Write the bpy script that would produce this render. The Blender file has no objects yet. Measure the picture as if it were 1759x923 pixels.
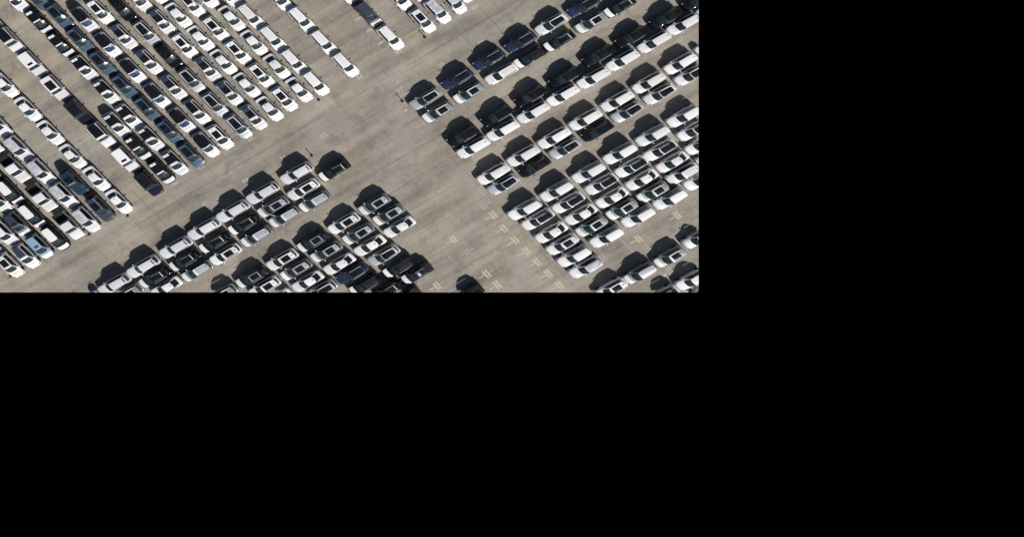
import bpy, bmesh, math, random
from mathutils import Vector, Matrix
random.seed(7)
S = bpy.context.scene
COL = S.collection
R = math.radians

# ------------------------------------------------------------------ camera, sky, sun, exposure
PPM = 12.6            # photograph pixels per metre on the ground
NX, NY = 530.0, 110.0 # the point straight below the camera, in photograph pixels
H = 105.0             # camera height
SQ = 0.775            # the yard's north-south compression
def P(px, py):        # photograph pixel -> ground point
    return Vector(((px-NX)/PPM, -(py-NY)/PPM, 0.0))

cam = bpy.data.cameras.new('camera')
co = bpy.data.objects.new('camera', cam); COL.objects.link(co); S.camera = co
co.location = (0, 0, H)
cam.sensor_fit = 'HORIZONTAL'; cam.sensor_width = 36.0
FW, FH = 1759.0, 923.0
cam.lens = 36.0*H/(FW/PPM)
cam.shift_x = (FW/2-NX)/FW
cam.shift_y = -(FH/2-NY)/FW
cam.clip_end = 2000.0

TO_SUN = Vector((0.714, -0.85, 1.0)).normalized()
EL = math.asin(TO_SUN.z)
W = bpy.data.worlds.new('World'); S.world = W; W.use_nodes = True
nt = W.node_tree
sky = nt.nodes.new('ShaderNodeTexSky'); sky.sky_type = 'NISHITA'; sky.sun_disc = False
sky.sun_elevation = EL
sky.sun_rotation = math.atan2(TO_SUN.x, TO_SUN.y)
nt.links.new(sky.outputs[0], nt.nodes['Background'].inputs[0])
nt.nodes['Background'].inputs[1].default_value = 0.05
sd = bpy.data.lights.new('sun', 'SUN'); sd.energy = 5.0; sd.angle = R(0.53); sd.color = (1.0, 0.955, 0.89)
so = bpy.data.objects.new('sun', sd); COL.objects.link(so)
so.rotation_euler = TO_SUN.to_track_quat('Z', 'Y').to_euler()
so.location = (30, -30, 60)
S.view_settings.view_transform = 'Standard'; S.view_settings.look = 'None'
S.view_settings.exposure = 0.0; S.view_settings.gamma = 1.0

# ------------------------------------------------------------------ helpers
def link(name, me, parent=None, mat=None):
    o = bpy.data.objects.new(name, me); COL.objects.link(o)
    if parent is not None: o.parent = parent
    return o
def mesh_from(name, verts, faces, mats, smooth=True, angle=38, fmat=None):
    me = bpy.data.meshes.new(name)
    me.from_pydata([tuple(v) for v in verts], [], faces)
    for m in (mats if isinstance(mats, (list, tuple)) else [mats]): me.materials.append(m)
    if fmat:
        for p, i in zip(me.polygons, fmat): p.material_index = i
    me.update()
    if smooth:
        for p in me.polygons: p.use_smooth = True
        me.set_sharp_from_angle(angle=R(angle))
    return me

def nodes(m):
    return m.node_tree.nodes, m.node_tree.links, m.node_tree.nodes['Principled BSDF']

def paint(name, rgb, metallic=0.0, rough=0.32, coat=0.6, dust=0.10):
    m = bpy.data.materials.new(name); m.use_nodes = True
    n, l, b = nodes(m)
    b.inputs['Metallic'].default_value = metallic
    b.inputs['Coat Weight'].default_value = coat
    b.inputs['Coat Roughness'].default_value = 0.06
    tc = n.new('ShaderNodeNewGeometry')
    nz = n.new('ShaderNodeTexNoise'); nz.inputs['Scale'].default_value = 1.7; nz.inputs['Detail'].default_value = 5
    l.new(tc.outputs['Position'], nz.inputs['Vector'])
    oi = n.new('ShaderNodeObjectInfo')
    mx = n.new('ShaderNodeMix'); mx.data_type = 'RGBA'
    mx.inputs['A'].default_value = (*rgb, 1)
    mx.inputs['B'].default_value = (0.30, 0.27, 0.23, 1)
    ma = n.new('ShaderNodeMath'); ma.operation = 'MULTIPLY'; ma.inputs[1].default_value = dust
    l.new(nz.outputs['Fac'], ma.inputs[0]); l.new(ma.outputs[0], mx.inputs['Factor'])
    hs = n.new('ShaderNodeHueSaturation')
    mr = n.new('ShaderNodeMapRange'); mr.inputs['To Min'].default_value = 0.86; mr.inputs['To Max'].default_value = 1.08
    l.new(oi.outputs['Random'], mr.inputs['Value']); l.new(mr.outputs[0], hs.inputs['Value'])
    l.new(mx.outputs['Result'], hs.inputs['Color']); l.new(hs.outputs[0], b.inputs['Base Color'])
    rr = n.new('ShaderNodeMapRange'); rr.inputs['To Min'].default_value = rough*0.75; rr.inputs['To Max'].default_value = rough*1.35
    l.new(nz.outputs['Fac'], rr.inputs['Value']); l.new(rr.outputs[0], b.inputs['Roughness'])
    return m

def plain(name, rgb, rough=0.6, metallic=0.0, spec=0.5):
    m = bpy.data.materials.new(name); m.use_nodes = True
    n, l, b = nodes(m)
    b.inputs['Base Color'].default_value = (*rgb, 1); b.inputs['Roughness'].default_value = rough
    b.inputs['Metallic'].default_value = metallic; b.inputs['Specular IOR Level'].default_value = spec
    return m

M = {
 'white':  paint('white_paint', (0.74, 0.74, 0.745), 0, 0.36, 0.4, 0.06),
 'pearl':  paint('pearl_white_paint', (0.64, 0.65, 0.685), 0, 0.36, 0.4, 0.05),
 'silver': paint('silver_paint', (0.50, 0.53, 0.57), 0.35, 0.36, 0.5, 0.08),
 'grey':   paint('grey_paint', (0.20, 0.215, 0.235), 0.3, 0.36, 0.5, 0.10),
 'sage':   paint('sage_grey_paint', (0.27, 0.32, 0.31), 0.3, 0.36, 0.5, 0.10),
 'black':  paint('black_paint', (0.004, 0.0045, 0.006), 0, 0.12, 0.3, 0.006),
 'roofblack': paint('black_roof_paint', (0.006, 0.007, 0.010), 0, 0.16, 0.3, 0.01),
 'ink':    paint('ink_blue_paint', (0.010, 0.013, 0.024), 0.1, 0.2, 0.5, 0.02),
 'slate':  paint('slate_navy_paint', (0.035, 0.045, 0.075), 0.1, 0.32, 0.6, 0.04),
 'navy':   paint('navy_paint', (0.014, 0.027, 0.078), 0.15, 0.25, 0.6, 0.03),
 'steel':  paint('steel_blue_paint', (0.058, 0.106, 0.168), 0.2, 0.32, 0.6, 0.05),
 'teal':   paint('deep_teal_paint', (0.006, 0.035, 0.075), 0.15, 0.28, 0.6, 0.02),
 'sky':    paint('light_blue_paint', (0.25, 0.40, 0.53), 0.1, 0.34, 0.5, 0.06),
 'maroon': paint('dark_maroon_paint', (0.03, 0.008, 0.010), 0.1, 0.3, 0.6, 0.02),
}
def glass_mat(name, rgb, rough=0.21):
    m = bpy.data.materials.new(name); m.use_nodes = True
    n, l, b = nodes(m)
    tc = n.new('ShaderNodeNewGeometry'); nz = n.new('ShaderNodeTexNoise')
    nz.inputs['Scale'].default_value = 2.6; nz.inputs['Detail'].default_value = 3
    l.new(tc.outputs['Position'], nz.inputs['Vector'])
    r = n.new('ShaderNodeValToRGB')
    r.color_ramp.elements[0].position = 0.35; r.color_ramp.elements[0].color = (*[c*0.45 for c in rgb], 1)
    r.color_ramp.elements[1].position = 0.68; r.color_ramp.elements[1].color = (*[c*1.7 for c in rgb], 1)
    l.new(nz.outputs['Fac'], r.inputs[0]); l.new(r.outputs[0], b.inputs['Base Color'])
    b.inputs['Roughness'].default_value = rough; b.inputs['IOR'].default_value = 1.5
    n2 = n.new('ShaderNodeTexNoise'); n2.inputs['Scale'].default_value = 2.2; n2.inputs['Detail'].default_value = 1
    l.new(tc.outputs['Position'], n2.inputs['Vector'])
    bp = n.new('ShaderNodeBump'); bp.inputs['Strength'].default_value = 1.0; bp.inputs['Distance'].default_value = 0.04
    l.new(n2.outputs['Fac'], bp.inputs['Height']); l.new(bp.outputs[0], b.inputs['Normal'])
    return m
M['glass'] = glass_mat('window_glass', (0.016, 0.027, 0.031))
M['blueglass'] = glass_mat('blue_tinted_glass', (0.028, 0.048, 0.095))
M['sideglass'] = glass_mat('side_window_glass', (0.010, 0.013, 0.018))
M['sunglass'] = glass_mat('sunroof_glass', (0.009, 0.010, 0.012), 0.14)
M['rubber'] = plain('tyre_rubber', (0.012, 0.012, 0.013), 0.85)
M['trim'] = plain('black_plastic_trim', (0.012, 0.012, 0.014), 0.55)
M['chrome'] = plain('satin_rail', (0.72, 0.73, 0.75), 0.25, 0.6)
M['strip'] = plain('brushed_trim', (0.42, 0.43, 0.45), 0.5, 0.2)
M['lamp'] = plain('clear_lamp', (0.16, 0.18, 0.20), 0.25)
M['tail'] = plain('red_lamp', (0.09, 0.008, 0.008), 0.3)
M['bed'] = plain('bed_liner', (0.012, 0.012, 0.013), 0.8)
M['film'] = None
def film_mat():
    m = bpy.data.materials.new('protective_film'); m.use_nodes = True
    n, l, b = nodes(m)
    tc = n.new('ShaderNodeNewGeometry'); nz = n.new('ShaderNodeTexNoise')
    nz.inputs['Scale'].default_value = 2.2; nz.inputs['Detail'].default_value = 6; nz.inputs['Distortion'].default_value = 1.2
    l.new(tc.outputs['Position'], nz.inputs['Vector'])
    r = n.new('ShaderNodeValToRGB')
    r.color_ramp.elements[0].position = 0.35; r.color_ramp.elements[0].color = (0.30, 0.32, 0.37, 1)
    r.color_ramp.elements[1].position = 0.65; r.color_ramp.elements[1].color = (0.58, 0.59, 0.63, 1)
    l.new(nz.outputs['Fac'], r.inputs[0]); l.new(r.outputs[0], b.inputs['Base Color'])
    b.inputs['Roughness'].default_value = 0.3
    bp = n.new('ShaderNodeBump'); bp.inputs['Strength'].default_value = 0.5; bp.inputs['Distance'].default_value = 0.05
    l.new(nz.outputs['Fac'], bp.inputs['Height']); l.new(bp.outputs[0], b.inputs['Normal'])
    return m
M['film'] = film_mat()

# ------------------------------------------------------------------ ground: slabs of concrete
D1 = Vector((0.690, -0.724)).normalized()    # along the columns of the upper block, nose first
D2 = Vector((-0.861, -0.508)).normalized()   # along the rows of the lower blocks, nose first
EX0, EX1 = P(-70, 0).x, P(1200, 0).x
EY1, EY0 = P(0, -60).y, P(0, 502.6).y   # only the yard that the photograph shows is built

def concrete(name, joint=False):
    m = bpy.data.materials.new(name); m.use_nodes = True
    n, l, b = nodes(m)
    g = n.new('ShaderNodeNewGeometry')
    # streaks dragged along the driving lanes
    mp = n.new('ShaderNodeMapping'); mp.vector_type = 'POINT'
    mp.inputs['Rotation'].default_value = (0, 0, -math.atan2(-D2.y, -D2.x))
    mp2 = n.new('ShaderNodeMapping'); mp2.inputs['Scale'].default_value = (0.05, 0.55, 1)
    l.new(g.outputs['Position'], mp.inputs[0]); l.new(mp.outputs[0], mp2.inputs[0])
    st = n.new('ShaderNodeTexNoise'); st.inputs['Scale'].default_value = 1.0; st.inputs['Detail'].default_value = 6; st.inputs['Roughness'].default_value = 0.6
    l.new(mp2.outputs[0], st.inputs['Vector'])
    bl = n.new('ShaderNodeTexNoise'); bl.inputs['Scale'].default_value = 0.11; bl.inputs['Detail'].default_value = 9; bl.inputs['Roughness'].default_value = 0.62
    l.new(g.outputs['Position'], bl.inputs['Vector'])
    fn = n.new('ShaderNodeTexNoise'); fn.inputs['Scale'].default_value = 1.6; fn.inputs['Detail'].default_value = 10; fn.inputs['Roughness'].default_value = 0.7
    l.new(g.outputs['Position'], fn.inputs['Vector'])
    oi = n.new('ShaderNodeObjectInfo')
    def madd(a, k, c):
        q = n.new('ShaderNodeMath'); q.operation = 'MULTIPLY_ADD'; q.inputs[1].default_value = k
        l.new(a, q.inputs[0])
        if isinstance(c, float): q.inputs[2].default_value = c
        else: l.new(c, q.inputs[2])
        return q.outputs[0]
    v = madd(st.outputs['Fac'], 1.15, -0.50)
    v = madd(bl.outputs['Fac'], 1.07, v)
    v = madd(fn.outputs['Fac'], 0.48, v)
    v = madd(oi.outputs['Random'], 0.085, v)
    r = n.new('ShaderNodeValToRGB'); e = r.color_ramp.elements
    e[0].position = 0.60; e[0].color = (0.165, 0.148, 0.128, 1)
    e[1].position = 1.20; e[1].color = (0.345, 0.312, 0.265, 1)
    e.new(0.90).color = (0.268, 0.240, 0.203, 1)
    dv = n.new('ShaderNodeMath'); dv.operation = 'MULTIPLY'; dv.inputs[1].default_value = 0.80
    l.new(v, dv.inputs[0])
    e[0].position, e[1].position, e[2].position = 0.48, 0.72, 0.96
    e[0].color = (0.168, 0.153, 0.135, 1); e[1].color = (0.270, 0.246, 0.213, 1); e[2].color = (0.365, 0.335, 0.290, 1)
    l.new(dv.outputs[0], r.inputs[0])
    # dark oil spots
    vo = n.new('ShaderNodeTexNoise'); vo.inputs['Scale'].default_value = 0.42; vo.inputs['Detail'].default_value = 4
    of = n.new('ShaderNodeVectorMath'); of.operation = 'ADD'; of.inputs[1].default_value = (31, 57, 9)
    l.new(g.outputs['Position'], of.inputs[0]); l.new(of.outputs[0], vo.inputs['Vector'])
    vr = n.new('ShaderNodeMapRange'); vr.inputs['From Min'].default_value = 0.57; vr.inputs['From Max'].default_value = 0.76
    vr.inputs['To Max'].default_value = 0.5
    l.new(vo.outputs['Fac'], vr.inputs['Value'])
    mx = n.new('ShaderNodeMix'); mx.data_type = 'RGBA'; mx.inputs['B'].default_value = (0.105, 0.095, 0.085, 1)
    l.new(vr.outputs[0], mx.inputs['Factor']); l.new(r.outputs[0], mx.inputs['A'])
    # hairline cracks
    dn = n.new('ShaderNodeTexNoise'); dn.inputs['Scale'].default_value = 0.8; dn.inputs['Detail'].default_value = 4
    l.new(g.outputs['Position'], dn.inputs['Vector'])
    ds = n.new('ShaderNodeVectorMath'); ds.operation = 'SCALE'; ds.inputs['Scale'].default_value = 3.5
    l.new(dn.outputs['Color'], ds.inputs[0])
    ad = n.new('ShaderNodeVectorMath'); ad.operation = 'ADD'; l.new(g.outputs['Position'], ad.inputs[0]); l.new(ds.outputs[0], ad.inputs[1])
    vc = n.new('ShaderNodeTexVoronoi'); vc.feature = 'DISTANCE_TO_EDGE'; vc.inputs['Scale'].default_value = 0.16
    l.new(ad.outputs[0], vc.inputs['Vector'])
    cr = n.new('ShaderNodeMapRange'); cr.inputs['From Min'].default_value = 0.0; cr.inputs['From Max'].default_value = 0.009
    cr.inputs['To Min'].default_value = 0.38; cr.inputs['To Max'].default_value = 0.0
    l.new(vc.outputs['Distance'], cr.inputs['Value'])
    cx = n.new('ShaderNodeMix'); cx.data_type = 'RGBA'; cx.inputs['B'].default_value = (0.12, 0.105, 0.09, 1)
    l.new(cr.outputs[0], cx.inputs['Factor']); l.new(mx.outputs['Result'], cx.inputs['A'])
    mx = cx
    # broad drift between warmer and greyer concrete
    hn = n.new('ShaderNodeTexNoise'); hn.inputs['Scale'].default_value = 0.16; hn.inputs['Detail'].default_value = 5
    o2 = n.new('ShaderNodeVectorMath'); o2.operation = 'ADD'; o2.inputs[1].default_value = (77, 13, 4)
    l.new(g.outputs['Position'], o2.inputs[0]); l.new(o2.outputs[0], hn.inputs['Vector'])
    hr = n.new('ShaderNodeValToRGB')
    hr.color_ramp.elements[0].position = 0.35; hr.color_ramp.elements[0].color = (0.99, 1.0, 1.005, 1)
    hr.color_ramp.elements[1].position = 0.65; hr.color_ramp.elements[1].color = (1.035, 1.0, 0.96, 1)
    l.new(hn.outputs['Fac'], hr.inputs[0])
    mu = n.new('ShaderNodeMix'); mu.data_type = 'RGBA'; mu.blend_type = 'MULTIPLY'; mu.inputs['Factor'].default_value = 1.0
    l.new(mx.outputs['Result'], mu.inputs['A']); l.new(hr.outputs[0], mu.inputs['B'])
    mx = mu
    if joint:
        b.inputs['Base Color'].default_value = (0.12, 0.107, 0.093, 1)
    else:
        l.new(mx.outputs['Result'], b.inputs['Base Color'])
    b.inputs['Roughness'].default_value = 0.9; b.inputs['Specular IOR Level'].default_value = 0.2
    bp = n.new('ShaderNodeBump'); bp.inputs['Strength'].default_value = 0.25; bp.inputs['Distance'].default_value = 0.02
    l.new(fn.outputs['Fac'], bp.inputs['Height']); l.new(bp.outputs[0], b.inputs['Normal'])
    return m
MC = concrete('concrete'); MJ = concrete('joint_filler', True)

ZB = -0.30
gv = [(EX0, EY0, -0.03), (EX1, EY0, -0.03), (EX1, EY1, -0.03), (EX0, EY1, -0.03),
      (EX0, EY0, ZB), (EX1, EY0, ZB), (EX1, EY1, ZB), (EX0, EY1, ZB)]
ground = link('ground', mesh_from('ground', gv, [(0,1,2,3), (7,6,5,4), (0,4,5,1), (1,5,6,2), (2,6,7,3), (3,7,4,0)], MJ, False))
ground['kind'] = 'structure'

def clip(poly, nx, ny, c):    # keep nx*x+ny*y <= c
    out = []
    for i in range(len(poly)):
        a, b = poly[i], poly[(i+1) % len(poly)]
        da, db = nx*a[0]+ny*a[1]-c, nx*b[0]+ny*b[1]-c
        if da <= 0: out.append(a)
        if da*db < 0:
            t = da/(da-db); out.append((a[0]+(b[0]-a[0])*t, a[1]+(b[1]-a[1])*t))
    return out
SU, SV = 6.4, 3.55            # slab spacing along the two joint directions
O0 = P(706, 311)              # a joint crossing seen in the photograph
nslab = 0
for i in range(-16, 17):
    for j in range(-24, 25):
        gu, gvv = 0.013, 0.013
        pts = []
        for (a, b_) in ((i*SU+gu, j*SV+gvv), ((i+1)*SU-gu, j*SV+gvv), ((i+1)*SU-gu, (j+1)*SV-gvv), (i*SU+gu, (j+1)*SV-gvv)):
            pts.append((O0.x - D2.x*a + D1.x*b_, O0.y - D2.y*a + D1.y*b_))
        for (nx, ny, c) in ((1, 0, EX1), (-1, 0, -EX0), (0, 1, EY1), (0, -1, -EY0)):
            if pts: pts = clip(pts, nx, ny, c)
        if len(pts) < 3: continue
        ar = 0
        for k in range(len(pts)): ar += pts[k][0]*pts[(k+1) % len(pts)][1] - pts[(k+1) % len(pts)][0]*pts[k][1]
        if abs(ar) < 0.3: continue
        if ar < 0: pts.reverse()
        n_ = len(pts); zt = random.uniform(-0.003, 0.0)
        vs = [(x, y, zt) for x, y in pts] + [(x, y, -0.026) for x, y in pts]
        fs = [tuple(range(n_))] + [(k, n_+k, n_+(k+1) % n_, (k+1) % n_) for k in range(n_)]
        link('concrete_slab', mesh_from('concrete_slab', vs, fs, MC, False), ground); nslab += 1

# ------------------------------------------------------------------ painted markings
def worn(name, rgb, amount):
    m = bpy.data.materials.new(name); m.use_nodes = True
    n, l, b = nodes(m)
    g = n.new('ShaderNodeNewGeometry'); nz = n.new('ShaderNodeTexNoise')
    nz.inputs['Scale'].default_value = 3.5; nz.inputs['Detail'].default_value = 8; nz.inputs['Roughness'].default_value = 0.7
    l.new(g.outputs['Position'], nz.inputs['Vector'])
    mr = n.new('ShaderNodeMapRange'); mr.inputs['From Min'].default_value = 0.35; mr.inputs['From Max'].default_value = 0.65
    mr.inputs['To Min'].default_value = max(0, amount-0.3); mr.inputs['To Max'].default_value = min(1, amount+0.3)
    l.new(nz.outputs['Fac'], mr.inputs['Value'])
    mx = n.new('ShaderNodeMix'); mx.data_type = 'RGBA'
    mx.inputs['A'].default_value = (0.25, 0.225, 0.19, 1); mx.inputs['B'].default_value = (*rgb, 1)
    l.new(mr.outputs[0], mx.inputs['Factor']); l.new(mx.outputs['Result'], b.inputs['Base Color'])
    b.inputs['Roughness'].default_value = 0.8
    return m
WP, WPF = worn('worn_white_paint', (0.58, 0.53, 0.40), 0.58), worn('faint_white_paint', (0.46, 0.44, 0.40), 0.26)
YP, YPF = worn('worn_yellow_paint', (0.40, 0.32, 0.14), 0.48), worn('faint_yellow_paint', (0.38, 0.30, 0.15), 0.38)
ZP = 0.004
def strip(name, a, b, w, mat, z=ZP):
    a, b = Vector((a[0], a[1])), Vector((b[0], b[1]))
    t = (b-a).normalized(); nrm = Vector((-t.y, t.x))*w/2
    vs = [(*(a-nrm), z), (*(b-nrm), z), (*(b+nrm), z), (*(a+nrm), z)]
    return link(name, mesh_from(name, vs, [(0,1,2,3)], mat, False), ground)
def pstrip(name, x0, y0, x1, y1, w, mat, z=ZP):
    return strip(name, P(x0, y0).xy, P(x1, y1).xy, w, mat, z)

# lane-edge yellow lines before the noses of the upper block
for a in ((561,142.5,606,117,.24,YPF), (611,113,668,80,.26,YP), (694,64,722,48.5,.30,YP), (222.5,343.5,249,328.3,.24,YP), (331,281,352,270,.22,YPF)):
    pstrip('yellow_line', *a)
# wider expansion joints filled with dark sealant
SEAL = plain('dark_joint_sealant', (0.10, 0.088, 0.074), 0.8)
for a in ((823,12,866,57), (668,333.5,780,267), (228,328,300,403), (0,0,0,0)):
    if a[2]: pstrip('expansion_joint', *a, .055, SEAL)
# bay ticks
for (x, y, m) in ((527,22.5,YP), (547,42,YP), (565,61.5,YP), (584,82,YP), (603,102,WPF), (508,3,YPF)):
    pstrip('bay_tick', x-3.4, y+2.1, x+3.4, y-2.1, .28, m)
for (x, y) in ((615.5,31.3), (634.5,51), (654,73)): pstrip('bay_tick', x-4, y+2.4, x+4, y-2.4, .22, WP)
for (x, y) in ((38,62), (57,82.5), (77,103), (27.5,193), (47,213), (65,233), (95,248), (115,142), (132,161), (152,181), (8,172)): pstrip('bay_tick', x-2.2, y+1.3, x+2.2, y-1.3, .2, YPF)
for (x0,y0,x1,y1) in ((217,40,228,51), (237,61,246,70), (313,141,322,151), (332,161,342,171), (352,180,363,191), (371,200,380,209), (425,43,434,53), (445,64,453,72), (463,83,472,92), (484,104,493,113)):
    pstrip('bay_line', x0, y0, x1, y1, .22, YPF)
for (x0,y0,x1,y1) in ((970,42.5,976,48.5), (921,71,926,79), (1129,49,1133.5,54), (1078,78,1083,83.5), (1025,108,1031,115), (875,197.5,882,204), (925,168,931,174)):
    pstrip('bay_line', x0, y0, x1, y1, .35, YPF)
# double bars with bay lines through them
d1p, d2p = (0.690, 0.724), (0.861, -0.508)
def cross(x, y, s=1.0, faint=False, yel=True, tail=True):
    w = WPF if faint else WP
    for k in (-1, 1):
        cx, cy = x+k*2.6*d2p[0], y+k*2.6*d2p[1]
        pstrip('bay_bar', cx-8*s*d1p[0], cy-8*s*d1p[1], cx+8*s*d1p[0], cy+8*s*d1p[1], .26, w)
    pstrip('bay_line', x-16*d2p[0], y-16*d2p[1], x-5*d2p[0], y-5*d2p[1], .15, WPF if faint else WP)
    if yel: pstrip('bay_line', x+5*d2p[0], y+5*d2p[1], x+15*d2p[0], y+15*d2p[1], .2, WPF if yel == 'w' else (YPF if faint else YP))
for (px, py, f, yl) in ((475,105,0,'w'), (625,255,0,True), (765,390,0,True), (900,530,0,True), (1040,675,0,True), (1178,820,0,True),
                        (145,555,1,'w'), (265,680,0,'w'), (400,818,0,True), (15,405,1,'w')):
    cross(800+px/7.325, 378+py/7.325, 1.0 if not f else .7, f, yl)
for (x, y, f, yl) in ((847.5,369.5,0,True), (830,354,1,'w'), (779,411.5,0,'w'), (762.5,394,1,'w'), (751,491,0,True),
                      (1097,410.5,0,True), (1163.5,370,0,True), (1150,465,1,False), (898,313.5,1,True), (1110,425,1,False), (1036,444,1,True)):
    cross(x, y, .9, f, yl)
pstrip('bay_line', 717,385, 783,453, .10, WPF); pstrip('bay_line', 770,503, 812,479, .10, WPF)
pstrip('bay_line', 1050,395, 1125,472, .14, WPF); pstrip('bay_line', 1040,467, 1074,499, .14, WPF)
pstrip('bay_tick', 1140.5,474.5, 1144.5,471.5, .3, WP); pstrip('bay_tick', 694.5,191, 699.5,188, .3, WP)

def number(txt, x, y, mat, size=0.92, rot=0):
    c = bpy.data.curves.new('painted_number', 'FONT'); c.body = txt; c.size = size; c.offset = 0.018; c.align_x = 'CENTER'; c.align_y = 'CENTER'
    tmp = bpy.data.objects.new('tmp', c); COL.objects.link(tmp)
    dg = bpy.context.evaluated_depsgraph_get()
    me = bpy.data.meshes.new_from_object(tmp.evaluated_get(dg)); bpy.data.objects.remove(tmp)
    me.materials.clear(); me.materials.append(mat); me.name = 'painted_number'
    for v in me.vertices:      # numbers are laid along the joints
        a_, b_ = v.co.x, v.co.y
        v.co = (-D2.x*a_-D1.x*b_*.85, -D2.y*a_-D1.y*b_*.85, 0)
    o = link('painted_number', me, ground)
    o.location = (*P(x, y).xy, ZP+0.004); o.rotation_euler = (0, 0, R(rot))
WN = worn('number_paint', (0.54, 0.53, 0.49), 0.52)
for t, x, y, m in (('52',555.6,232.5,WN), ('59',757.7,111,WN), ('57',687,154,WN), ('55',622.5,193,WPF), ('61',826,72,WN), ('49',421,310.5,WN),
                   ('51',487,271,WN), ('47',351.5,350,WN), ('46',294,344,WPF), ('48',300.5,315.5,WN), ('11',346,288,WN), ('54',430.5,238.5,WN),
                   ('58',684.6,88.5,WN), ('56',618.5,132,WN), ('60',815.5,11,WN), ('63',887.5,34,WPF), ('50',389,260.5,WPF), ('45',282,391.5,WPF)):
    number(t, x, y, m)

# ------------------------------------------------------------------ cars
def lerp(a, b, t): return a+(b-a)*t
def interp(tab, x):
    if x <= tab[0][0]: return tab[0][1]
    for (a, va), (b, vb) in zip(tab, tab[1:]):
        if x <= b: return va+(vb-va)*(x-a)/(b-a)
    return tab[-1][1]

KINDS = {  # L, W, H, belt z, cowl from nose, roof front from nose, roof end from tail, glass end from tail, tail deck z
 'suv':   dict(L=4.82, W=1.90, H=1.66, belt=1.06, cowl=1.14, rf=2.14, rr=0.40, rb=0.21, deck=1.03, hood=0.98),
 'coupe': dict(L=4.80, W=1.88, H=1.60, belt=1.03, cowl=1.14, rf=2.14, rr=1.32, rb=0.44, deck=1.06, hood=0.96),
 'sedan': dict(L=4.76, W=1.86, H=1.45, belt=0.93, cowl=1.26, rf=2.18, rr=1.28, rb=0.50, deck=0.99, hood=0.88),
 'van':   dict(L=4.92, W=1.90, H=1.76, belt=1.08, cowl=1.12, rf=2.06, rr=0.34, rb=0.23, deck=1.03, hood=0.99),
 'mpv':   dict(L=5.00, W=1.94, H=1.92, belt=1.10, cowl=1.34, rf=2.26, rr=0.36, rb=0.12, deck=1.04, hood=1.00),
 'boxy':  dict(L=4.72, W=1.90, H=1.86, belt=1.15, cowl=1.36, rf=1.86, rr=0.20, rb=0.08, deck=1.10, hood=1.12),
 'pickup':dict(L=5.25, W=1.92, H=1.80, belt=1.10, cowl=1.42, rf=2.10, rr=1.85, rb=1.70, deck=0.74, hood=1.06),
}
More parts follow.
